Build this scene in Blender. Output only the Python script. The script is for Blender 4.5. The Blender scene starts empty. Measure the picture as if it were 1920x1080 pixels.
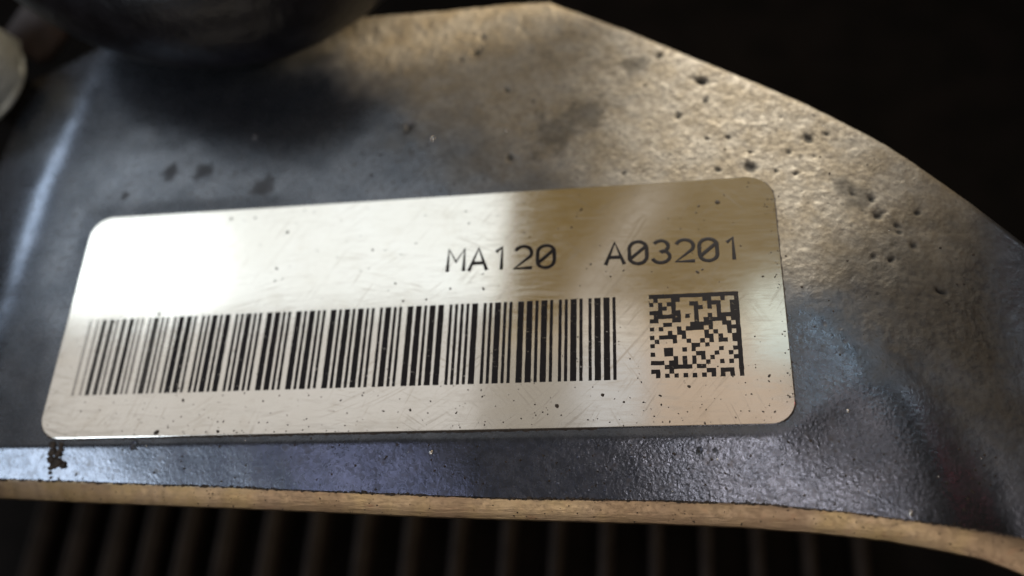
import bpy, bmesh, math, random
import numpy as np
from mathutils import Vector, Matrix

random.seed(7)
rng = np.random.default_rng(11)
MM = 0.001
scene = bpy.context.scene

# ------------------------------------------------------------------ camera
# label plane is world z = 0, x along the print, y up the label, millimetres
CAM = np.array([30.574, -32.072, 74.494])
FPX = 1769.26
ROT = np.array([[0.983934510, -0.035206563, 0.175023938],
                [-0.046030940, 0.897187463, 0.439244589],
                [-0.172493575, -0.440244426, 0.881153115]])   # rows: right, down, forward (x, -y, -z)
FLIP = np.diag([1.0, -1.0, -1.0])
RIGHT, DOWN, FWD = ROT @ FLIP

def at(px, py, z=0.0):
    """photo pixel (1920 x 1080) -> point in mm on the horizontal plane at height z"""
    d = RIGHT * (px - 960) / FPX + DOWN * (py - 540) / FPX + FWD
    t = (z - CAM[2]) / d[2]
    return CAM + t * d

def mirror(px, py, h, tilt_x=0.0, tilt_y=0.0, z=0.0):
    """where the reflection seen at a pixel comes from, at height h (mm)"""
    p = at(px, py, z)
    v = p - CAM
    v /= np.linalg.norm(v)
    n = np.array([tilt_x, tilt_y, 1.0]); n /= np.linalg.norm(n)
    r = v - 2 * v.dot(n) * n
    return p + r * (h - p[2]) / r[2]

cam_d = bpy.data.cameras.new('camera')
cam = bpy.data.objects.new('camera', cam_d)
scene.collection.objects.link(cam)
M = Matrix(((RIGHT[0], -DOWN[0], -FWD[0]), (RIGHT[1], -DOWN[1], -FWD[1]), (RIGHT[2], -DOWN[2], -FWD[2])))
cam.matrix_world = Matrix.Translation(Vector(CAM * MM)) @ M.to_4x4()
cam_d.sensor_width = 36
cam_d.lens = 36 * FPX / 1920
cam_d.clip_start = 0.005
cam_d.clip_end = 20
cam_d.dof.use_dof = True
cam_d.dof.focus_distance = 78 * MM
cam_d.dof.aperture_fstop = 13
scene.camera = cam

# ------------------------------------------------------------------ light
world = bpy.data.worlds.new('World')
scene.world = world
world.use_nodes = True
bg = world.node_tree.nodes['Background']
bg.inputs['Color'].default_value = (1.0, 0.66, 0.34, 1)
bg.inputs['Strength'].default_value = 0.03

def lamp(name, loc, aim, sx, sy, radiance, color, shape='RECTANGLE', spread=180):
    ld = bpy.data.lights.new(name, 'AREA')
    ld.shape = shape
    ld.size, ld.size_y = sx * MM, sy * MM
    ld.energy = radiance * math.pi * sx * sy * MM * MM
    ld.color = color
    ld.spread = math.radians(spread)
    o = bpy.data.objects.new(name, ld)
    scene.collection.objects.link(o)
    o.location = Vector(loc) * MM
    o.rotation_euler = (Vector(aim) - Vector(loc)).to_track_quat('-Z', 'Y').to_euler()
    return o

WHITE = (0.88, 0.97, 1.0)
WARM = (1.0, 0.76, 0.46)

def panel_lamp(name, h, px0, px1, py0, py1, radiance, color, tilt=(0, 0), z=0.0):
    """a lamp hung level at height h that the surface mirrors over this stretch of the photograph"""
    c = np.array([mirror(x, y, h, tilt[0], tilt[1], z) for x in (px0, px1) for y in (py0, py1)])
    lo, hi = c.min(0), c.max(0)
    mid = c.mean(0)
    return lamp(name, mid, (mid[0], mid[1], 0), max(8, (hi - lo)[0] * 0.95), max(8, (hi - lo)[1] * 0.95), radiance, color)

def bar_lamp(name, h, p0, p1, width, radiance, color):
    a, b = mirror(*p0, h), mirror(*p1, h)
    mid = (a + b) / 2
    o = lamp(name, mid, (mid[0], mid[1], 0), width, float(np.hypot(*(b - a)[:2])), radiance, color)
    o.rotation_euler = (0, 0, math.atan2((b - a)[1], (b - a)[0]) - math.pi / 2)
    return o

# cool ceiling lamps mirrored as the white sheen over the left half of the label
panel_lamp('ceiling_lamp', 180, 120, 948, 300, 575, 1.25, (0.96, 1.0, 0.98))
panel_lamp('ceiling_lamp_core', 170, 100, 390, 440, 560, 2.6, WHITE)
lamp('blue_fill', (95, 84, 170), (95, 84, 0), 24, 24, 8.0, (0.66, 0.88, 1.0), 'ELLIPSE')  # unseen, added for the blue patch right of the label
# narrow tube mirrored as the slanting streak right of the middle
bar_lamp('strip_lamp', 180, (1240, 340), (1085, 580), 10, 0.27, (0.95, 0.96, 1.0))
panel_lamp('pale_panel', 180, 1080, 1210, 570, 850, 0.60, (1.0, 0.98, 0.96))
panel_lamp('side_panel', 180, 1405, 1585, 530, 680, 0.80, (0.85, 1.0, 0.98))
# added warm panels, unseen, mirrored to tint the right and lower label
panel_lamp('warm_fill', 190, 930, 1500, 240, 640, 0.145, (1.0, 0.60, 0.06))
panel_lamp('low_panel', 180, 40, 900, 610, 850, 0.68, (1.0, 0.95, 0.89))
panel_lamp('low_panel_dim', 185, 900, 1080, 610, 850, 0.36, (1.0, 0.90, 0.76))
panel_lamp('low_panel_warm', 180, 1215, 1500, 600, 850, 0.55, (1.0, 0.77, 0.58))
panel_lamp('pad_fill', 180, 1500, 1800, 600, 850, 1.7, (1.0, 0.84, 0.80), (0, -0.07))  # unseen, added to brighten the glossy pad by reflection

def torch(name, loc, aim, watts, size, color, radius):
    ld = bpy.data.lights.new(name, 'SPOT')
    ld.energy, ld.color = watts, color
    ld.spot_size, ld.spot_blend, ld.shadow_soft_size = math.radians(size), 1.0, radius * MM
    o = bpy.data.objects.new(name, ld)
    scene.collection.objects.link(o)
    o.location = Vector(loc) * MM
    o.rotation_euler = (Vector(aim) - Vector(loc)).to_track_quat('-Z', 'Y').to_euler()

# work torch, warm, beyond the top of the casting
torch('work_torch', (44, 300, 150), (38, 24, 0), 7.5, 6.0, (1.0, 0.93, 0.80), 6)
# dim warm lamp low in front: the machined edge and the fins
lamp('low_front_lamp', (-5, -165, 65), (10, -14, -3), 250, 40, 2.9, (1.0, 0.88, 0.72))
# small cool lamps in front, caught by the rolled lower edge
lamp('front_lamp', (-180, -108, 170), (-180, -108, 0), 95, 95, 7.5, (0.80, 0.90, 1.0), 'ELLIPSE')
lamp('violet_lamp', (-63, -63, 170), (-63, -63, 0), 18, 44, 4.6, (0.66, 0.68, 1.0), 'ELLIPSE')
lamp('right_front_lamp', (54, -35, 170), (54, -35, 0), 20, 24, 17.0, (1.0, 0.90, 0.90), 'ELLIPSE')
# lamps off to the right, mirrored where the casting falls away
lamp('right_lamp', (220, 135, 170), (57, 2, 0), 36, 44, 5.0, (0.82, 0.93, 1.0), 'ELLIPSE')
lamp('red_fill', (285, 60, 170), (57, -6, 0), 34, 30, 1.3, (1.0, 0.14, 0.2), 'ELLIPSE')  # unseen, added only to tint the far right edge red
# added warm fills, unseen: brighten the lip and rake over the grain
torch('lip_fill', (165, 62, 44), (9, 37.0, 0), 5.5, 3.6, (1.0, 0.83, 0.58), 3)
lamp('back_fill', (62, 130, 38), (5, 34, 0), 50, 22, 15.0, (1.0, 0.80, 0.55))
# lamp off to the left, mirrored along the rounded rib
a = mirror(85, 345, 95, -0.20, 0)
lamp('left_lamp', a, (-35, 20, 0), 46, 90, 5.0, (0.72, 0.85, 1.0))

scene.view_settings.view_transform = 'Standard'
scene.view_settings.look = 'None'
scene.view_settings.exposure = 0
scene.view_settings.gamma = 1
scene.render.engine = 'CYCLES'

# ------------------------------------------------------------------ helpers
col = scene.collection

def tag(o, label=None, cat=None, group=None, kind=None):
    if label: o['label'] = label
    if cat: o['category'] = cat
    if group: o['group'] = group
    if kind: o['kind'] = kind
    return o

def empty(name, loc=(0, 0, 0)):
    o = bpy.data.objects.new(name, None)
    o.empty_display_size = 0.005
    o.location = Vector(loc) * MM
    col.objects.link(o)
    return o

def obj(name, me, mat, parent=None, smooth=True):
    if mat is not None and not me.materials:
        me.materials.append(mat)
    if smooth:
        me.polygons.foreach_set('use_smooth', [True] * len(me.polygons))
    o = bpy.data.objects.new(name, me)
    col.objects.link(o)
    if parent is not None:
        o.parent = parent
        o.matrix_parent_inverse = Matrix.Translation(-parent.location)
    return o

def pydata(name, v, f):
    me = bpy.data.meshes.new(name)
    me.from_pydata([tuple(float(c) * MM for c in p) for p in v], [], [tuple(int(i) for i in q) for q in f])
    me.update()
    return me

def bm_mesh(name, bm):
    bmesh.ops.recalc_face_normals(bm, faces=bm.faces[:])
    me = bpy.data.meshes.new(name)
    bm.to_mesh(me)
    bm.free()
    return me

class NT:
    def __init__(s, name):
        s.m = bpy.data.materials.new(name)
        s.m.use_nodes = True
        s.t = s.m.node_tree
        s.b = s.t.nodes['Principled BSDF']
        s.out = s.t.nodes['Material Output']
        tc = s.t.nodes.new('ShaderNodeTexCoord')
        mp = s.t.nodes.new('ShaderNodeVectorMath'); mp.operation = 'SCALE'
        mp.inputs['Scale'].default_value = 1000.0                 # texture space in millimetres
        geo = s.t.nodes.new('ShaderNodeNewGeometry')
        s.t.links.new(geo.outputs['Position'], mp.inputs[0])
        s.co = mp.outputs[0]
    def set(s, **k):
        for n, v in k.items():
            n = n.replace('_', ' ')
            if hasattr(v, 'is_output'): s.t.links.new(v, s.b.inputs[n])
            else: s.b.inputs[n].default_value = v
        return s
    def stretch(s, sx, sy, sz, rot=0.0):
        m = s.t.nodes.new('ShaderNodeMapping')
        m.inputs['Scale'].default_value = (sx, sy, sz)
        m.inputs['Rotation'].default_value = (0, 0, rot)
        s.t.links.new(s.co, m.inputs[0])
        return m.outputs[0]
    def noise(s, scale, detail=3, rough=0.55, vec=None, dist=0.0):
        n = s.t.nodes.new('ShaderNodeTexNoise')
        n.inputs['Scale'].default_value = scale
        n.inputs['Detail'].default_value = detail
        n.inputs['Roughness'].default_value = rough
        n.inputs['Distortion'].default_value = dist
        s.t.links.new(vec if vec is not None else s.co, n.inputs['Vector'])
        return n.outputs['Fac']
    def voronoi(s, scale, feature='F1', rand=1.0, vec=None):
        n = s.t.nodes.new('ShaderNodeTexVoronoi')
        n.feature = feature
        n.inputs['Scale'].default_value = scale
        n.inputs['Randomness'].default_value = rand
        s.t.links.new(vec if vec is not None else s.co, n.inputs['Vector'])
        return n.outputs['Distance']
    def attr(s, name):
        n = s.t.nodes.new('ShaderNodeAttribute')
        n.attribute_name = name
        return n.outputs['Fac']
    def ramp(s, fac, *stops):
        n = s.t.nodes.new('ShaderNodeMapRange')
        n.interpolation_type = 'SMOOTHSTEP'
        a, b, c, d = stops
        for k, v in zip(('From Min', 'From Max', 'To Min', 'To Max'), (a, b, c, d)):
            n.inputs[k].default_value = v
        s.t.links.new(fac, n.inputs['Value'])
        return n.outputs[0]
    def math(s, op, a, b=0.0):
        n = s.t.nodes.new('ShaderNodeMath'); n.operation = op
        for i, v in enumerate((a, b)):
            if hasattr(v, 'is_output'): s.t.links.new(v, n.inputs[i])
            else: n.inputs[i].default_value = v
        return n.outputs[0]
    def mix(s, fac, a, b):
        n = s.t.nodes.new('ShaderNodeMix'); n.data_type = 'RGBA'
        for i, v in ((0, fac), (6, a), (7, b)):
            if hasattr(v, 'is_output'): s.t.links.new(v, n.inputs[i])
            elif i == 0: n.inputs[0].default_value = v
            else: n.inputs[i].default_value = (*v, 1)
        return n.outputs[2]
    def mixf(s, fac, a, b):
        n = s.t.nodes.new('ShaderNodeMix'); n.data_type = 'FLOAT'
        for i, v in ((0, fac), (2, a), (3, b)):
            if hasattr(v, 'is_output'): s.t.links.new(v, n.inputs[i])
            else: n.inputs[i].default_value = v
        return n.outputs[0]
    def bump(s, height, dist_mm, strength=1.0, prev=None):
        n = s.t.nodes.new('ShaderNodeBump')
        n.inputs['Distance'].default_value = dist_mm * MM
        n.inputs['Strength'].default_value = strength
        s.t.links.new(height, n.inputs['Height'])
        if prev is not None: s.t.links.new(prev, n.inputs['Normal'])
        return n.outputs[0]

# ------------------------------------------------------------------ materials
def mat_casting():
    s = NT('cast_aluminium')
    film = s.attr('film'); dirt = s.attr('dirt')
    n1 = s.noise(0.35, 4, 0.6); n2 = s.noise(1.6, 4, 0.6); n3 = s.noise(3.2, 4, 0.65)
    raw = s.mix(s.ramp(n1, 0.35, 0.65, 0, 1), (0.23, 0.19, 0.13), (0.30, 0.27, 0.22))
    raw = s.mix(s.ramp(n2, 0.42, 0.70, 0, 0.55), raw, (0.16, 0.135, 0.105))
    raw = s.mix(s.ramp(n3, 0.53, 0.75, 0, 0.35), raw, (0.10, 0.085, 0.07))
    raw = s.mix(s.ramp(n3, 0.46, 0.30, 0, 0.3), raw, (0.38, 0.345, 0.28))
    shade = s.math('MULTIPLY', s.attr('shade'), s.ramp(n2, 0.25, 0.7, 1.0, 0.75))
    raw = s.mix(shade, raw, (0.032, 0.027, 0.022))  # painted shade on the lower right of the bare metal
    coat = s.mix(s.ramp(n1, 0.3, 0.7, 0, 1), (0.105, 0.118, 0.142), (0.14, 0.152, 0.178))
    coat = s.mix(s.ramp(n2, 0.56, 0.75, 0, 0.6), coat, (0.07, 0.06, 0.05))
    coat = s.mix(s.ramp(n3, 0.56, 0.72, 0, 0.55), coat, (0.06, 0.055, 0.05))
    c = s.mix(film, raw, coat)
    c = s.mix(dirt, c, (0.012, 0.010, 0.008))
    rough = s.mixf(film, s.ramp(n2, 0.3, 0.7, 0.55, 0.75), s.ramp(n2, 0.3, 0.7, 0.23, 0.30))
    rough = s.mixf(dirt, rough, 0.9)
    metal = s.mixf(film, 0.25, 0.85)
    metal = s.mixf(dirt, metal, 0.0)
    # coarse sand-cast grain on the bare metal, small beads under the film
    g1 = s.noise(2.7, 4, 0.62); g2 = s.voronoi(2.2)
    grain = s.math('ADD', s.math('MULTIPLY', g1, 1.0), s.math('MULTIPLY', g2, 0.45))
    d1 = s.bump(s.math('MULTIPLY', grain, s.ramp(s.noise(0.3, 2), 0.3, 0.7, 0.45, 1.15)), 0.085, 1.0)
    bead = s.math('ADD', s.noise(3.0, 2, 0.5), s.math('MULTIPLY', s.noise(6.5, 1), 0.35))
    bead = s.math('ADD', bead, s.math('MULTIPLY', s.ramp(s.voronoi(1.6), 0.0, 0.22, 1, 0), 0.35))
    d2 = s.bump(s.math('MULTIPLY', bead, s.attr('rough_film')), 0.03, 1.0)
    nm = s.t.nodes.new('ShaderNodeMix'); nm.data_type = 'VECTOR'
    s.t.links.new(film, nm.inputs[0]); s.t.links.new(d1, nm.inputs[4]); s.t.links.new(d2, nm.inputs[5])
    s.set(Base_Color=c, Roughness=rough, Metallic=metal, Normal=nm.outputs[1])
    s.b.inputs['Specular IOR Level'].default_value = 0.7
    return s.m

def mat_rim():
    s = NT('machined_metal')
    n1 = s.noise(0.25, 4, 0.6); n2 = s.noise(2.2, 5, 0.7, s.stretch(0.9, 1, 1))
    c = s.mix(s.ramp(n1, 0.35, 0.7, 0, 1), (0.32, 0.245, 0.14), (0.29, 0.225, 0.165))
    c = s.mix(s.ramp(n2, 0.5, 0.8, 0, 0.45), c, (0.17, 0.125, 0.085))
    c = s.mix(s.ramp(s.noise(0.11, 3, 0.6, s.stretch(1, 0.3, 1)), 0.42, 0.62, 0, 0.75), c, (0.19, 0.135, 0.10))
    n4 = s.noise(5.5, 3, 0.6)
    c = s.mix(s.ramp(n4, 0.66, 0.74, 0, 0.8), c, (0.06, 0.04, 0.025))
    c = s.mix(s.ramp(s.noise(0.6, 5, 0.7, s.stretch(1, 2.5, 1)), 0.55, 0.75, 0, 0.6), c, (0.20, 0.11, 0.075))
    d = s.bump(s.noise(4, 3, 0.6, s.stretch(0.12, 1, 1)), 0.02)
    s.set(Base_Color=c, Roughness=s.ramp(n2, 0.3, 0.7, 0.28, 0.44), Metallic=0.9, Normal=d)
    return s.m

def mat_label():
    s = NT('label_foil')
    n1 = s.noise(0.12, 3, 0.5)
    sm = s.noise(1.6, 4, 0.6, s.stretch(0.22, 1.6, 1, 0.28), 1.0)
    sm2 = s.noise(0.35, 4, 0.6)
    def swirl(cx, cy, fr, fa, mask_scale):
        mp = s.t.nodes.new('ShaderNodeMapping'); mp.inputs['Location'].default_value = (-cx, -cy, 0)
        s.t.links.new(s.co, mp.inputs[0])
        ln = s.t.nodes.new('ShaderNodeVectorMath'); ln.operation = 'LENGTH'; s.t.links.new(mp.outputs[0], ln.inputs[0])
        sp = s.t.nodes.new('ShaderNodeSeparateXYZ'); s.t.links.new(mp.outputs[0], sp.inputs[0])
        an = s.math('ARCTAN2', sp.outputs[1], sp.outputs[0])
        cb = s.t.nodes.new('ShaderNodeCombineXYZ')
        s.t.links.new(s.math('MULTIPLY', ln.outputs['Value'], fr), cb.inputs[0])
        s.t.links.new(s.math('MULTIPLY', an, fa), cb.inputs[1])
        n = s.noise(1.0, 3, 0.6, cb.outputs[0])
        return s.math('MULTIPLY', s.ramp(n, 0.54, 0.70, 0, 1), s.ramp(s.noise(mask_scale, 3), 0.45, 0.62, 0, 1))
    wipe = s.math('ADD', swirl(-2, -22, 3.2, 4.5, 0.16), swirl(-14, 34, 3.0, 5.0, 0.13))
    wipe = s.math('MINIMUM', s.math('ADD', wipe, swirl(62, -30, 3.4, 9.0, 0.2)), 1.0)
    c = s.mix(s.ramp(n1, 0.35, 0.65, 0, 1), (0.78, 0.765, 0.73), (0.81, 0.80, 0.775))
    c = s.mix(s.ramp(sm, 0.52, 0.78, 0, 0.10), c, (0.40, 0.34, 0.25))
    c = s.mix(s.ramp(sm2, 0.5, 0.75, 0, 0.16), c, (0.50, 0.44, 0.34))
    c = s.mix(s.math('MULTIPLY', wipe, 0.28), c, (0.42, 0.37, 0.30))
    rough = s.mixf(wipe, s.ramp(sm, 0.35, 0.75, 0.10, 0.16), 0.17)
    d = s.bump(s.noise(0.15, 2), 0.012, 1.0)
    s.set(Base_Color=c, Roughness=rough, Metallic=0.93, Normal=d)
    return s.m

def mat_ink():
    s = NT('black_print')
    ink = s.attr('ink')
    sp = s.noise(3.8, 4, 0.65, s.stretch(0.7, 1.3, 1, 0.3))
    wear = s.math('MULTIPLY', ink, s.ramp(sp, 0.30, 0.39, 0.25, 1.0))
    s.set(Base_Color=(0.012, 0.010, 0.012, 1), Roughness=0.6, Alpha=wear)
    s.b.inputs['Specular IOR Level'].default_value = 0.2
    return s.m

def mat_plain(name, c1, c2, scale, rough, metal=0.0, bump=0.0, bscale=3.0, spec=0.5):
    s = NT(name)
    n = s.noise(scale, 4, 0.6)
    s.set(Base_Color=s.mix(s.ramp(n, 0.35, 0.65, 0, 1), c1, c2), Roughness=rough, Metallic=metal)
    s.b.inputs['Specular IOR Level'].default_value = spec
    if bump: s.set(Normal=s.bump(s.noise(bscale, 3), bump))
    return s.m

M_CAST, M_RIM, M_LABEL, M_INK = mat_casting(), mat_rim(), mat_label(), mat_ink()
M_GRIME = mat_plain('grime', (0.020, 0.014, 0.010), (0.045, 0.030, 0.020), 3.0, 0.75)
M_RUBBER = mat_plain('black_rubber', (0.004, 0.004, 0.006), (0.008, 0.008, 0.011), 0.4, 0.40, 0, 0.12, 0.8, spec=0.22)
M_ZINC = mat_plain('zinc_plate', (0.48, 0.53, 0.54), (0.62, 0.66, 0.66), 0.6, 0.42, 0.35, 0.35, 0.7)
M_RUST = mat_plain('brown_bracket_metal', (0.040, 0.024, 0.019), (0.06, 0.036, 0.028), 0.5, 0.65, 0.0)
M_FIN = mat_plain('fin_metal', (0.020, 0.014, 0.012), (0.035, 0.026, 0.022), 0.3, 0.6, 0.2)
M_DARK = mat_plain('dark_painted_metal', (0.004, 0.0034, 0.003), (0.007, 0.0055, 0.005), 0.1, 0.8, spec=0.08)
M_BEAD = mat_plain('metal_bead', (0.75, 0.72, 0.68), (0.8, 0.78, 0.75), 1.0, 0.15, 1.0)

# ------------------------------------------------------------------ noise for geometry
def vnoise(x, y, scale, seed):
    r = np.random.default_rng(seed)
    tab = r.random((256, 256))
    u, v = x * scale + 97.3, y * scale + 53.7
    iu, iv = np.floor(u).astype(int), np.floor(v).astype(int)
    fu, fv = u - iu, v - iv
    fu, fv = fu * fu * (3 - 2 * fu), fv * fv * (3 - 2 * fv)
    g = lambda i, j: tab[i % 256, j % 256]
    return ((g(iu, iv) * (1 - fu) + g(iu + 1, iv) * fu) * (1 - fv)
            + (g(iu, iv + 1) * (1 - fu) + g(iu + 1, iv + 1) * fu) * fv) - 0.5

def smooth(a, b, x):
    t = np.clip((x - a) / (b - a), 0, 1)
    return t * t * (3 - 2 * t)

# ------------------------------------------------------------------ casting
Z1, Z2 = -1.1, -2.5           # heights of the lower arris and of the rim's foot
L1 = [(-260, 884), (0, 898), (160, 903), (480, 915), (640, 922), (960, 934), (1240, 938), (1438, 945), (1594, 960),
      (1736, 979), (1842, 995), (1920, 1009), (2200, 1070)]
L2 = [(-260, 915), (0, 935), (160, 943), (333, 950), (500, 957), (640, 963), (833, 972), (1000, 977), (1240, 984),
      (1382, 990), (1541, 1002), (1665, 1016), (1753, 1032), (1842, 1050), (1906, 1074), (1990, 1110), (2200, 1230)]
TOP = [(-400, 120), (0, 85), (400, 55), (667, 30), (842, 16), (960, 4), (1030, 0), (1080, 17), (1170, 48), (1258, 84), (1317, 109), (1414, 148),
       (1511, 188), (1589, 227), (1667, 266), (1744, 307), (1822, 348), (1920, 405), (2060, 490), (2200, 580)]
W1 = np.array([at(x, y, Z1) for x, y in L1]); W2 = np.array([at(x, y, Z2) for x, y in L2]); WT = np.array([at(x, y, -0.5) for x, y in TOP])
X0, X1 = -46.0, 72.0
fy1 = lambda x: np.interp(x, W1[:, 0], W1[:, 1])
fy2 = lambda x: np.interp(x, W2[:, 0], W2[:, 1])
fyt = lambda x: np.interp(x, WT[:, 0], WT[:, 1])

ARC = np.array([at(x, y)[:2] for x, y in [(1400, 470), (1490, 535), (1590, 598), (1690, 680), (1780, 790), (1830, 890), (1850, 990), (1855, 1090)]])
_A = np.c_[2 * ARC, np.ones(len(ARC))]
_c = np.linalg.lstsq(_A, (ARC ** 2).sum(1), rcond=None)[0]
ACX, ACY = _c[0], _c[1]
ACR = math.sqrt(_c[2] + ACX ** 2 + ACY ** 2)
A_START = math.atan2(ARC[0][1] - ACY, ARC[0][0] - ACX)
def arc_dist(x, y):
    """distance outside the circle that bounds the glossy pad, and the length along it"""
    ang = np.arctan2(y - ACY, x - ACX)
    return np.hypot(x - ACX, y - ACY) - ACR, (A_START - ang) * ACR

PITS = [(905, 70, .38), (893, 97, .45), (865, 112, .3), (1237, 103, .45), (1315, 152, .62), (1322, 190, .3), (1272, 218, .36),
        (1325, 260, .26), (1365, 258, .22), (1516, 258, .42), (1405, 312, .42), (1345, 318, .28), (1170, 325, .26), (1635, 368, .42), (1648, 397, .45),
        (1598, 360, .34), (1725, 385, .34), (1685, 412, .34), (1690, 425, .26), (1718, 447, .34), (1492, 325, .32), (1406, 285, .22),
        (1455, 320, .2), (1640, 475, .3), (1675, 477, .35), (1775, 530, .45),
        (957, 295, .5), (950, 168, .35), (768, 238, .5), (1000, 190, .25), (1075, 195, .25), (1210, 160, .2), (1550, 250, .25), (1480, 285, .25),
        (250, 835, .25), (1310, 845, .18), (1340, 843, .15)]

def strip_s(x, y):
    ys = -8.6 + 6.5 * smooth(37, 47, x)
    return np.clip((ys - y) / (ys - fy1(x)), 0, 1.2)

def height(x, y):
    z = np.zeros(x.shape)
    s = strip_s(x, y)
    kb = 0.10 + 0.25 * smooth(37, 47, x)
    z += Z1 * np.where(s < kb, s * s / (2 * kb), s - kb / 2) / (1 - kb / 2)
    d, al = arc_dist(x, y)
    amp = smooth(2.0, 20.0, al)
    z -= 4.4 * amp * smooth(-5.0, 17.0, d) + 0.75 * amp * np.exp(-((d - 1.8) / 2.4) ** 2)
    # rounded rib along the left edge, then the side falls away
    xr = np.interp(y, [-14, 6.6, 20, 31.4, 45], [-37.2, -35.6, -35.0, -33.0, -30.4])
    t = (xr - x) / 0.9
    z -= 0.42 * 0.9 * (np.log1p(np.exp(-np.abs(t))) + np.maximum(t, 0))
    # lip along the top
    yt = fyt(x)
    lip = np.exp(-((yt - y - 2.2) / 1.5) ** 2)
    z += 0.5 * lip * smooth(-25, 0, x) * (1 - smooth(15, 24, x))
    # very slight unevenness of the casting away from the label pad
    pad = smooth(-1.0, 2.0, np.maximum(np.maximum(-27.7 - x, x - 39.5), np.maximum(y - 15.2, -8.1 - y)))
    z += pad * (0.22 * vnoise(x, y, 0.13, 3) + 0.03 * vnoise(x, y, 0.5, 4))
    return z, pad

NX, NY, ROLL = 1050, 470, 1.6
xs = np.linspace(X0, X1, NX)
tt = np.linspace(0, 1, NY)
GX = np.repeat(xs[:, None], NY, 1)
yb, yt = fy1(xs), fyt(xs)
yb = yb + 0.05 * vnoise(xs, xs * 0, 2.2, 21) + 0.06 * vnoise(xs, xs * 0, 0.9, 22)
GY = yb[:, None] + (yt - yb)[:, None] * tt[None, :]
GZ, PAD = height(GX, GY)
film_m = np.zeros(GX.shape); dirt_m = np.zeros(GX.shape)
# bare, sandy metal fills the upper right; a smooth dark film covers the rest
ax, bx = at(1010, 345), at(560, 90)
nrm = np.array([-(bx - ax)[1], (bx - ax)[0]]); nrm /= np.hypot(*nrm)
side = (GX - ax[0]) * nrm[0] + (GY - ax[1]) * nrm[1]
if (at(1500, 250)[0] - ax[0]) * nrm[0] + (at(1500, 250)[1] - ax[1]) * nrm[1] > 0: side = -side
film_m = smooth(-6, 5, side + 3.5 * vnoise(GX, GY, 0.25, 5) + 2 * vnoise(GX, GY, 0.9, 6))
dA, alA = arc_dist(GX, GY)
low = (1 - smooth(-4.0, 4.0, dA + 2.6 * vnoise(GX, GY, 0.45, 8) + 1.5 * vnoise(GX, GY, 1.3, 9))) * smooth(-4.5, 1.5, at(1480, 545)[1] - GY + 1.5 * vnoise(GX, GY, 0.7, 10))
film_m = np.maximum(film_m, low)
film_m = np.maximum(film_m, smooth(0.02, 0.25, strip_s(GX, GY)) * (1 - smooth(-2, 3, dA + 2 * vnoise(GX, GY, 0.7, 12))))
rough_m = np.clip(0.22 + 0.35 * smooth(-0.02, 0.15, strip_s(GX, GY)) * (1 + 2 * smooth(15, 32, GX)) + 0.9 * smooth(37, 42, GX), 0, 1.2)
# shade low on the right, painted into the bare metal's colour with ragged edges
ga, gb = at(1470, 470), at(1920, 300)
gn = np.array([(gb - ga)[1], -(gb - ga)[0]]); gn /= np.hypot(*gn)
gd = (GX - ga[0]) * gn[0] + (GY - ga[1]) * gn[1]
shade_m = smooth(-2.0, 7.0, gd + 3.0 * vnoise(GX, GY, 0.3, 14) + 2.2 * vnoise(GX, GY, 1.1, 15)) * smooth(34, 40, GX)
film_m = np.maximum(film_m, 0.85 * smooth(54.5, 60, GX + 1.5 * vnoise(GX, GY, 0.4, 13)) * smooth(-9, -4, GY))
# dimples: the listed pits plus many fine ones scattered over the bare metal
pits = [(*at(px, py)[:2], r * rng.uniform(0.8, 1.15), rng.uniform(0.85, 1.0)) for px, py, r in PITS]
while len(pits) < 230:
    px, py = rng.uniform(640, 1910), rng.uniform(20, 700)
    if rng.random() < 0.45: px, py = rng.normal(1480, 190), rng.normal(330, 110)
    p = at(px, py)
    if -27 < p[0] < 39.6 and -8 < p[1] < 15.4: continue
    pits.append((p[0], p[1], rng.uniform(0.08, 0.17), rng.uniform(0.15, 0.6)))
for x, y, r, k in pits:
    i0, i1 = np.searchsorted(xs, [x - 3 * r, x + 3 * r])
    if i1 <= i0: continue
    sub = (slice(i0, i1), slice(None))
    e = 1 + 1.3 * vnoise(GX[sub], GY[sub], 2.8, 31)
    th, asp = rng.uniform(0, math.pi), rng.uniform(1.0, 1.7)
    du, dv = GX[sub] - x, GY[sub] - y
    pu, pv = du * math.cos(th) + dv * math.sin(th), (dv * math.cos(th) - du * math.sin(th)) * asp
    q = np.exp(-((pu ** 2 + pv ** 2) / (r * r) * e) ** 1.1)
    GZ[sub] -= q * r * 0.8 * k
    dirt_m[sub] = np.maximum(dirt_m[sub], np.clip(q * 1.7 - 0.25, 0, 1) * k * 0.9)
# broader grease marks with their own outline
for px, py, r in [(320, 320, .9), (380, 320, 1.1), (490, 350, 1.1), (235, 365, .5), (1610, 365, 1.6), (1590, 350, 1.2), (1100, 215, 2.2), (1040, 250, 2.5), (1190, 120, 1.4)]:
    x, y = at(px, py)[:2]
    q = np.exp(-(((GX - x) ** 2 + (GY - y) ** 2) / (r * r)) * (1 + 1.6 * vnoise(GX, GY, 1.4, 41)))
    dirt_m = np.maximum(dirt_m, smooth(0.25, 0.8, q) * 0.5)
GZ += PAD * (1 - film_m) * (0.07 * vnoise(GX, GY, 1.3, 51) + 0.05 * vnoise(GX, GY, 2.6, 52))
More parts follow.
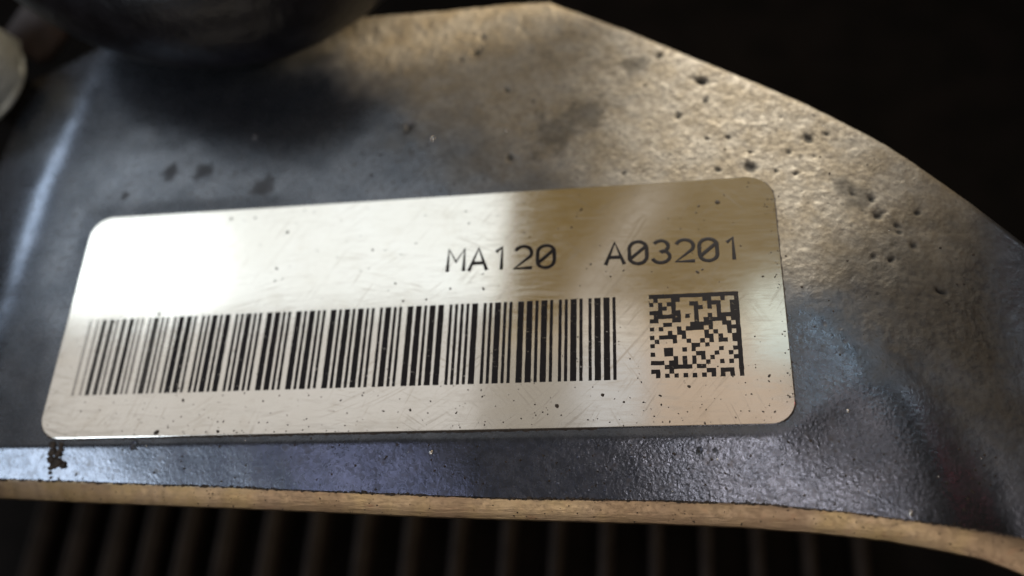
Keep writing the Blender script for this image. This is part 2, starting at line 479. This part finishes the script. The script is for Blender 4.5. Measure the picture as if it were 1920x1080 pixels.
# roll the top edge over
dist_top = np.clip(yt[:, None] - GY, 0, None)
rr = np.clip(ROLL - dist_top, 0, ROLL)
GZ -= ROLL - np.sqrt(np.maximum(ROLL * ROLL - rr * rr, 0.0))
ztop = GZ[:, -1].copy()
rows_x = [GX]; rows_y = [GY]; rows_z = [GZ]
for k, (dy, dz) in enumerate([(0.05, -1.5), (0.0, -6), (-0.6, -16)]):
    rows_x.append(xs[:, None]); rows_y.append((yt + dy)[:, None]); rows_z.append((ztop + dz)[:, None])
AX, AY, AZ = (np.concatenate(r, 1) for r in (rows_x, rows_y, rows_z))
NYA = AX.shape[1]
V = np.stack([AX, AY, AZ], -1).reshape(-1, 3)
ii, jj = np.meshgrid(np.arange(NX - 1), np.arange(NYA - 1), indexing='ij')
b0 = (ii * NYA + jj).ravel()
F = np.stack([b0, b0 + NYA, b0 + NYA + 1, b0 + 1], -1)
def grid_mesh(name, V, F):
    me = bpy.data.meshes.new(name)
    me.vertices.add(len(V)); me.vertices.foreach_set('co', (V * MM).astype(np.float32).ravel())
    me.loops.add(F.size); me.loops.foreach_set('vertex_index', F.astype(np.int32).ravel())
    me.polygons.add(len(F)); me.polygons.foreach_set('loop_start', np.arange(0, F.size, F.shape[1], dtype=np.int32))
    me.update(calc_edges=True)
    return me

casting = empty('engine_casting', (10, 0, -18))
tag(casting, 'grey brown cast metal housing with pitted surface carrying the white label', 'casting')
me = grid_mesh('cast_body', V, F)
for nm, arr in (('film', film_m), ('dirt', dirt_m), ('rough_film', rough_m), ('shade', shade_m)):
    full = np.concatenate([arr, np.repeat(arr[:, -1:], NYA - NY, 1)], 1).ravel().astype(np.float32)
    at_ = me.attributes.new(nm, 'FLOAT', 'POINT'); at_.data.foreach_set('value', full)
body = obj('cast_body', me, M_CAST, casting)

# machined rim along the lower edge: a bevelled band with its own bare face
rx = np.linspace(X0, X1, 500)
v = []; f = []
prof = lambda x: [(fy1(x) + 0.12 + 0 * x, Z1 - 5.0), (fy1(x) + 0.02, Z1 - 0.06), (fy1(x) - 0.10, Z1 - 0.14),
                  (fy2(x) + 0.10, Z2 + 0.10), (fy2(x), Z2 - 0.05), (fy2(x) + 0.9, Z2 - 0.7), (fy2(x) + 5, Z2 - 5), (fy2(x) + 11, Z2 - 16)]
P = prof(rx)
RV = np.stack([np.stack([rx, y * np.ones_like(rx) + (0.03 * vnoise(rx, rx * 0, 1.7, 60) if 1 < k < 5 else 0), z * np.ones_like(rx)], -1) for k, (y, z) in enumerate(P)], 1)
n = RV.shape[1]
ii, jj = np.meshgrid(np.arange(len(rx) - 1), np.arange(n - 1), indexing='ij')
b0 = (ii * n + jj).ravel()
RF = np.stack([b0, b0 + 1, b0 + n + 1, b0 + n], -1)
rim = obj('machined_rim', grid_mesh('machined_rim', RV.reshape(-1, 3), RF), M_RIM, casting)
rim['label'] = 'bare bronze coloured machined edge along the bottom'

# ------------------------------------------------------------------ small irregular blobs
def blob(bm, c, r, flat=0.5, seg=8, stretch=(1, 1), rot=0.0):
    m = Matrix.Translation(Vector(c) * MM) @ Matrix.Rotation(rot, 4, 'Z') @ Matrix.Diagonal((r * stretch[0] * MM, r * stretch[1] * MM, r * flat * MM, 1))
    g = bmesh.ops.create_icosphere(bm, subdivisions=1 if seg < 10 else 2, radius=1.0, matrix=m)
    for w in g['verts']:
        o = w.co - Vector(c) * MM
        w.co += o * random.uniform(-0.3, 0.25)

def ground_z(x, y):
    i = np.clip((x - X0) / (X1 - X0) * (NX - 1), 0, NX - 1)
    j = np.clip((y - np.interp(x, xs, yb)) / (np.interp(x, xs, yt) - np.interp(x, xs, yb)) * (NY - 1), 0, NY - 1)
    return GZ[int(round(i)), int(round(j))]

# crusty dirt line where film meets rim
bm = bmesh.new()
x = -42.0
while x < 60:
    w = random.uniform(0.06, 0.16) * (1.0 if x < 45 else 0.7)
    blob(bm, (x, fy1(x) + random.uniform(-0.07, 0.06), Z1 - 0.03), w, 0.55, 6, (random.uniform(1.0, 2.4), 1), random.uniform(-0.3, 0.3))
    x += random.uniform(0.10, 0.42)
g = obj('grime_line', bm_mesh('grime_line', bm), M_GRIME, casting)
tag(g, kind='stuff')
# thick dark clot with a dribble running to the edge
bm = bmesh.new()
for px, py, r in [(108, 838, .35), (124, 838, .25), (105, 850, .45), (116, 852, .45), (100, 862, .42), (112, 866, .5), (120, 872, .38), (103, 872, .42), (94, 878, .22), (92, 886, .18), (91, 894, .15), (122, 846, .3)]:
    p = at(px, py, -0.7)
    blob(bm, (p[0], p[1], ground_z(p[0], p[1]) + 0.05), r, 0.3, 12)
g = obj('grime_clot', bm_mesh('grime_clot', bm), M_GRIME, casting)
g['label'] = 'dark clot of grease dribbling to the lower edge'
# loose grit on the casting
bm = bmesh.new(); bm2 = bmesh.new()
for k in range(420):
    px, py = rng.uniform(0, 1900), rng.uniform(815, 985)
    if rng.random() < 0.35: px, py = rng.uniform(200, 1900), rng.uniform(150, 700)
    p = at(px, py, -0.3)
    if -28 < p[0] < 39.8 and -8.3 < p[1] < 15.5: continue
    if p[1] < fy1(p[0]) + 0.2 or p[1] > fyt(p[0]) - 1: continue
    z = ground_z(p[0], p[1])
    if rng.random() < 0.95: blob(bm, (p[0], p[1], z), rng.uniform(0.05, 0.13), 0.6, 6)
    else: blob(bm2, (p[0], p[1], z), rng.uniform(0.05, 0.10), 0.8, 6)
for px, py, r in [(812, 264, .22), (950, 250, .12), (479, 258, .15), (1712, 958, .2), (808, 848, .2), (1345, 860, .1), (1590, 770, .14)]:
    p = at(px, py, -0.2); blob(bm2, (p[0], p[1], ground_z(p[0], p[1]) + 0.05), r, 0.7, 12)
for k in range(170):
    x = rng.uniform(-34, 58); q = rng.uniform(0, 1) ** 0.8
    y0_, y1_ = fy1(x) - .1, fy2(x) + .1
    blob(bm, (x, y0_ + (y1_ - y0_) * q, Z1 - .14 + (Z2 - Z1 + .24) * q), rng.uniform(0.03, 0.09), 0.5, 6)
tag(obj('grit', bm_mesh('grit', bm), M_GRIME, casting), kind='stuff')
tag(obj('metal_grains', bm_mesh('metal_grains', bm2), M_BEAD, casting), kind='stuff')

# ------------------------------------------------------------------ label
LX0, LX1, LY0, LY1 = -27.63, 39.41, -8.05, 15.17
ZL0, ZL1 = 0.012, 0.17
label = empty('identification_label', ((LX0 + LX1) / 2, (LY0 + LY1) / 2, ZL0))
tag(label, 'white rounded label with black barcode and number stuck on the cast housing', 'label')
def rounded(x0, x1, y0, y1, radii, seg=14):
    pts = []
    for (cx, cy, a0, r) in ((x1 - radii[0], y1 - radii[0], 0, radii[0]), (x0 + radii[1], y1 - radii[1], 90, radii[1]),
                            (x0 + radii[2], y0 + radii[2], 180, radii[2]), (x1 - radii[3], y0 + radii[3], 270, radii[3])):
        for k in range(seg + 1):
            a = math.radians(a0 + 90 * k / seg)
            pts.append((cx + r * math.cos(a), cy + r * math.sin(a)))
    return pts
pts = rounded(LX0, LX1, LY0, LY1, (2.4, 2.2, 2.2, 2.0))
n = len(pts)
v = [(x, y, ZL0) for x, y in pts] + [(x, y, ZL1 - 0.02) for x, y in pts]
inn = rounded(LX0 + .04, LX1 - .04, LY0 + .04, LY1 - .04, (2.36, 2.16, 2.16, 1.96))
v += [(x, y, ZL1) for x, y in inn]
f = [list(range(n))[::-1]]
for k in range(n):
    k2 = (k + 1) % n
    f += [[k, k2, n + k2, n + k], [n + k, n + k2, 2 * n + k2, 2 * n + k]]
f.append([2 * n + k for k in range(n)])
me = bpy.data.meshes.new('label_sheet'); me.from_pydata([tuple(c * MM for c in p) for p in v], [], f); me.update()
obj('label_sheet', me, M_LABEL, label, smooth=False)
ZP = ZL1 + 0.012

def ink_attr(me, values):
    a_ = me.attributes.new('ink', 'FLOAT', 'POINT'); a_.data.foreach_set('value', np.array(values, dtype=np.float32))

# barcode: narrow / wide bars, start and stop sign at either end
BARS = dict(zip('1234567890', ['10001', '01001', '11000', '00101', '10100', '01100', '00011', '10010', '01010', '00110']))
ALPH = ['1234567890', 'ABCDEFGHIJ', 'KLMNOPQRST', 'UVWXYZ-. *']
GAPS = ['0100', '0010', '0001', '1000']
v = []; f = []; ink = []
MOD = 0.26
u = 0
k_bar = 0
for ch in '*MA120  A03201*':
    row = next(i for i, s_ in enumerate(ALPH) if ch in s_)
    bars = list(BARS.values())[ALPH[row].index(ch)]
    for k in range(5):
        w = 2 if bars[k] == '1' else 1
        xa, xb = (u - 97) * MOD, (u + w - 97) * MOD
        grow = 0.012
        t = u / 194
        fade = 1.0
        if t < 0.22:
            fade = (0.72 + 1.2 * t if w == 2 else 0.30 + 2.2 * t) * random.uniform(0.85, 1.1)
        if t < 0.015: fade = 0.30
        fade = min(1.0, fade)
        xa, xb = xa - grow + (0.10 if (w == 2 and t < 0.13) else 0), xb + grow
        b = len(v); nseg = 14
        for q in range(nseg + 1):
            y = -3.96 + (3.70 + 3.96) * q / nseg
            j1, j2 = random.gauss(0, 0.007), random.gauss(0, 0.007)
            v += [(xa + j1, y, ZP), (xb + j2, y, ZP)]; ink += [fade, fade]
        for q in range(nseg):
            f.append((b + 2 * q, b + 2 * q + 1, b + 2 * q + 3, b + 2 * q + 2))
        u += w
        if k < 4: u += 2 if GAPS[row][k] == '1' else 1
    u += 1
me = pydata('barcode', v, f); ink_attr(me, ink)
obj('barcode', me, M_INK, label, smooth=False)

# square code of dark modules
ROWS = '''11111111111111111111
01000110000011001001
10101100011001110011
00110100001101010011
11100110001000010011
01111110101001011111
11000110001011111011
00011000011111001101
10100010111101000111
00001011000010100101
10111101000011010011
01000100100101011011
10000000011010000001
00011001010000010011
10011000001100100101
00000101010101000011
11101101010010010101
00011111101100000001
11001000000011011101
01010101010101010101'''.split()
DX0, DX1, DY0, DY1 = 28.10, 35.64, -3.92, 3.75
vid = {}; v = []; f = []
def cv(i, j):
    if (i, j) not in vid:
        vid[(i, j)] = len(v)
        v.append((DX0 + (DX1 - DX0) * i / 20 + random.gauss(0, .012), DY1 - (DY1 - DY0) * j / 20 + random.gauss(0, .012), ZP))
    return vid[(i, j)]
for j, r_ in enumerate(ROWS):
    for i, c in enumerate(r_):
        if c == '1': f.append((cv(i, j + 1), cv(i + 1, j + 1), cv(i + 1, j), cv(i, j)))
me = pydata('square_code', v, f); ink_attr(me, [1.0] * len(v))
obj('square_code', me, M_INK, label, smooth=False)

# lettering drawn as single pen strokes
def arcpts(cx, cy, rx_, ry_, a0, a1, n=14):
    return [(cx + rx_ * math.cos(math.radians(a0 + (a1 - a0) * k / n)), cy + ry_ * math.sin(math.radians(a0 + (a1 - a0) * k / n))) for k in range(n + 1)]
zero = arcpts(.5, .70, .42, .30, 0, 180, 10) + arcpts(.5, .30, .42, .30, 180, 360, 10)
GLY = {
    'M': [[(.08, 0), (.10, 1), (.50, .42), (.92, 1), (.92, 0)]],
    'A': [[(.04, 0), (.50, 1), (.96, 0)], [(.20, .33), (.80, .33)]],
    '1': [[(.28, .80), (.58, 1), (.58, 0)]],
    '2': [arcpts(.5, .70, .42, .30, 160, -35, 14) + [(.06, .02), (.96, .02)]],
    '0': [zero + [zero[0]], [(.14, .24), (.86, .76)]],
    '3': [arcpts(.48, .74, .36, .26, 150, -80, 12) + [(.46, .52)] + arcpts(.48, .27, .42, .27, 75, -165, 14)],
}
def lettering(word, pxs):
    cu = bpy.data.curves.new('lettering', 'CURVE'); cu.dimensions = '3D'
    cu.bevel_depth = 0.172; cu.bevel_resolution = 2; cu.use_fill_caps = True
    w = 1.95
    for ch, (px, ytop, ybot) in zip(word, pxs):
        mid = at(px, (ytop + ybot) / 2)
        y0 = at(px, ybot)[1] + 0.16; y1 = at(px, ytop)[1] - 0.16
        for path in GLY[ch]:
            sp = cu.splines.new('POLY'); sp.points.add(len(path) - 1)
            for k, (gx, gy) in enumerate(path):
                sp.points[k].co = (mid[0] + (gx - .5) * w * 0.93, y0 + (y1 - y0) * gy, 0, 1)
    tmp = bpy.data.objects.new('tmp', cu); col.objects.link(tmp)
    dg = bpy.context.evaluated_depsgraph_get()
    me = bpy.data.meshes.new_from_object(tmp.evaluated_get(dg))
    bpy.data.objects.remove(tmp); bpy.data.curves.remove(cu)
    co = np.empty(len(me.vertices) * 3, dtype=np.float32); me.vertices.foreach_get('co', co)
    co = co.reshape(-1, 3); co[:, 2] = co[:, 2] * 0.06 + ZL1 + 0.006
    co[:, :2] += rng.normal(0, 0.008, (len(co), 2))
    me.vertices.foreach_set('co', (co * MM).ravel()); me.update()
    me.materials.clear()
    ink_attr(me, [1.0] * len(me.vertices))
    return obj('lettering', me, M_INK, label, smooth=False)
line = lambda px: (466.0 + (444.5 - 466.0) * (px - 856) / (1374 - 856), 513.5 + (491.5 - 513.5) * (px - 856) / (1374 - 856))
lettering('MA120', [(p, *line(p)) for p in (856, 897.5, 938.5, 981.5, 1024)])
lettering('A03201', [(p, *line(p)) for p in (1153, 1196.5, 1240, 1284, 1328, 1372)])

# specks of dirt stuck on the label
bm = bmesh.new()
spots = [(1130, 742, .20), (1045, 762, .22), (1442, 706, .16), (1292, 726, .14), (1238, 743, .13), (295, 812, .26), (345, 752, .14), (410, 810, .18), (1308, 512, .18), (1317, 507, .12),
         (757, 566, .16), (800, 563, .15), (742, 533, .14), (845, 543, .13), (907, 543, .14), (700, 470, .12), (520, 505, .16), (517, 528, .12), (435, 412, .16), (480, 410, .14), (540, 437, .18),
         (880, 420, .1), (1090, 395, .14), (1345, 381, .22), (1310, 388, .12), (1072, 428, .11), (1240, 760, .1), (905, 745, .1), (770, 770, .12), (720, 772, .1), (640, 752, .1), (1170, 755, .12), (1108, 497, .1), (1145, 520, .12), (1430, 520, .12), (230, 475, .2), (300, 590, .18)]
for px, py, r in spots:
    p = at(px, py)
    blob(bm, (p[0], p[1], ZP), r * 0.85, 0.35, 12, (random.uniform(.8, 1.5), random.uniform(.7, 1)), random.uniform(0, 3))
for k in range(560):
    x, y = rng.uniform(LX0 + .4, LX1 - .4), rng.uniform(LY0 + .3, LY1 - .3)
    e_ = rng.random()
    if e_ < 0.3: y = LY0 + 0.3 + abs(rng.normal(0, 3))
    elif e_ < 0.4: y = LY0 + 0.05 + abs(rng.normal(0, 0.25))
    elif e_ < 0.48: x = LX1 - 0.1 - abs(rng.normal(0, 0.4)); y = min(y, LY1 - 2.5); y = max(y, LY0 + 2.2)
    if y > LY1 - .3: continue
    blob(bm, (x, y, ZP), rng.uniform(0.02, 0.075) ** 1.0, 0.4, 6, (random.uniform(.8, 1.8), 1), random.uniform(0, 3))
tag(obj('dirt_specks', bm_mesh('dirt_specks', bm), M_GRIME, label), kind='stuff')
# thin dark adhesive edge showing round the label
pts_o = rounded(LX0 - .10, LX1 + .09, LY0 - .13, LY1 + .06, (2.45, 2.25, 2.25, 2.05))
v = []
for k, (x, y) in enumerate(pts_o):
    x2, y2 = pts_o[(k + 1) % len(pts_o)]
    m = max(1, int(math.hypot(x2 - x, y2 - y) / 0.22))
    for q in range(m):
        v.append((x + (x2 - x) * q / m + random.gauss(0, .03), y + (y2 - y) * q / m + random.gauss(0, .035), 0.008))
me = pydata('adhesive_edge', v, [list(range(len(v)))])
obj('adhesive_edge', me, M_GRIME, label, smooth=False)

# ------------------------------------------------------------------ black rubber boot hanging over the upper left
def lathe(prof, seg=48):
    bm = bmesh.new(); rings = []
    for z, r in prof:
        rings.append([bm.verts.new((r * math.cos(2 * math.pi * k / seg) * MM, r * math.sin(2 * math.pi * k / seg) * MM, z * MM)) for k in range(seg)])
    for a_, b_ in zip(rings, rings[1:]):
        for k in range(seg):
            bm.faces.new((a_[k], a_[(k + 1) % seg], b_[(k + 1) % seg], b_[k]))
    bm.faces.new(rings[0][::-1]); bm.faces.new(rings[-1])
    return bm
hose_path = [(-150, -420), (-20, -250), (110, -118), (240, -45), (370, -22), (500, -45), (640, -125), (780, -250), (900, -420)]
HZ, HR = 9.5, 8.0
hose_z = [22, 15, 11.5, 9.8, 9.5, 8.8, 5.5, -2, -12]
ctrl = [Vector(at(px, py, hz)) for (px, py), hz in zip(hose_path, hose_z)]
def catmull(P, n=12):
    out = []
    for i in range(len(P) - 1):
        p0, p1, p2, p3 = P[max(i - 1, 0)], P[i], P[i + 1], P[min(i + 2, len(P) - 1)]
        for k in range(n):
            t = k / n
            out.append(0.5 * (2 * p1 + (p2 - p0) * t + (2 * p0 - 5 * p1 + 4 * p2 - p3) * t * t + (3 * p1 - p0 - 3 * p2 + p3) * t ** 3))
    return out + [P[-1]]
def tube(path, radii, seg=40):
    bm = bmesh.new(); rings = []
    up = Vector((0, 0, 1))
    for i, p in enumerate(path):
        d = (path[min(i + 1, len(path) - 1)] - path[max(i - 1, 0)]).normalized()
        sx = d.cross(up).normalized(); sy = sx.cross(d).normalized()
        rings.append([bm.verts.new((p + (sx * math.cos(2 * math.pi * k / seg) + sy * math.sin(2 * math.pi * k / seg)) * radii[i]) * MM) for k in range(seg)])
    for a_, b_ in zip(rings, rings[1:]):
        for k in range(seg): bm.faces.new((a_[k], a_[(k + 1) % seg], b_[(k + 1) % seg], b_[k]))
    bm.faces.new(rings[0][::-1]); bm.faces.new(rings[-1])
    return bm
path = catmull(ctrl)
hose = empty('rubber_hose', ctrl[4])
tag(hose, 'thick black rubber hose sagging over the top of the casting', 'hose')
obj('hose_tube', bm_mesh('hose_tube', tube(path, [HR] * len(path))), M_RUBBER, hose)
cl = path[84:91]
obj('hose_clamp', bm_mesh('hose_clamp', tube(cl, [HR + .6] * len(cl))), M_DARK, hose)

# ------------------------------------------------------------------ zinc bolt at the left edge
bolt = empty('flange_bolt', (0, 0, 0))
tag(bolt, 'pale zinc plated bolt head beside the folded edge of the housing', 'bolt')
bm = bmesh.new()
def hexring(z, r, n=6): return [bm.verts.new((r * math.cos(math.pi * 2 * k / n) * MM, r * math.sin(math.pi * 2 * k / n) * MM, z * MM)) for k in range(n)]
R6 = [hexring(0.7, 6.6), hexring(5.2, 6.6), hexring(6.2, 5.6)]
for a_, b_ in zip(R6, R6[1:]):
    for k in range(6): bm.faces.new((a_[k], a_[(k + 1) % 6], b_[(k + 1) % 6], b_[k]))
bm.faces.new(R6[0][::-1]); bm.faces.new(R6[-1])
bmesh.ops.bevel(bm, geom=bm.edges[:], offset=0.25 * MM, segments=2, affect='EDGES')
h1 = obj('bolt_head', bm_mesh('bolt_head', bm), M_ZINC, bolt)
h2 = obj('flange', bm_mesh('flange', lathe([(-0.3, 5.0), (0.2, 5.5), (0.5, 5.5), (0.9, 5.0)])), M_ZINC, bolt)
h3 = obj('shank', bm_mesh('shank', lathe([(-9, 2.9), (-0.3, 2.9)])), M_DARK, bolt)
for b_ in (h1, h2, h3): b_.matrix_parent_inverse = Matrix()
pb = at(-48, 130, -1)
bolt.location = Vector((pb[0], pb[1], -4.6)) * MM
bolt.rotation_euler = (math.radians(8), math.radians(-16), math.radians(-12))

# brown bracket glimpsed behind the boot
bm = bmesh.new()
bmesh.ops.create_cube(bm, size=1.0, matrix=Matrix.Diagonal((7 * MM, 16 * MM, 3 * MM, 1)))
bmesh.ops.bevel(bm, geom=bm.edges[:], offset=0.8 * MM, segments=3, affect='EDGES')
br = obj('bracket', bm_mesh('bracket', bm), M_RUST)
pk = at(80, 20, -4)
br.location = Vector((pk[0], pk[1] + 3, -6)) * MM
br.rotation_euler = (0.1, 0.2, math.radians(-24))
tag(br, 'small brown metal bracket between the bolt and the rubber boot', 'bracket')

# ------------------------------------------------------------------ ribbed cover under the rim
ZF = -56.0
cover = empty('ribbed_cover', (15, -30, ZF - 4))
tag(cover, 'dark ribbed metal cover with upright fins lying below the machined edge', 'cover')
bm = bmesh.new()
bmesh.ops.create_cube(bm, size=1.0, matrix=Matrix.Translation(Vector((5, -20, ZF - 6)) * MM) @ Matrix.Diagonal((170 * MM, 60 * MM, 4 * MM, 1)))
obj('cover_plate', bm_mesh('cover_plate', bm), M_DARK, cover, smooth=False)
bm = bmesh.new()
bmesh.ops.create_cube(bm, size=1.0, matrix=Matrix.Diagonal((1.6 * MM, 44 * MM, 7 * MM, 1)))
bmesh.ops.bevel(bm, geom=bm.edges[:], offset=0.7 * MM, segments=3, affect='EDGES')
rib_me = bm_mesh('rib', bm); rib_me.materials.append(M_FIN)
for k, px in enumerate([60, 134, 207, 273, 340, 413, 497, 583, 673, 763, 853, 947, 1040, 1133, 1227, 1322, 1418, 1515, 1613]):
    p = at(px, 1060, ZF)
    r_ = obj('rib', rib_me, None, cover)
    r_.location = Vector((p[0], -15.0, ZF - 1.5)) * MM
    r_.rotation_euler = (0, 0, math.radians(-2))

# dark engine bay behind everything
bm = bmesh.new()
bmesh.ops.create_cube(bm, size=1.0, matrix=Matrix.Translation(Vector((20, 30, -90)) * MM) @ Matrix.Diagonal((420 * MM, 420 * MM, 6 * MM, 1)))
bk = obj('background_panel', bm_mesh('background_panel', bm), M_DARK, smooth=False)
tag(bk, 'dark unlit panel of the engine bay behind the casting', 'panel', kind='structure')
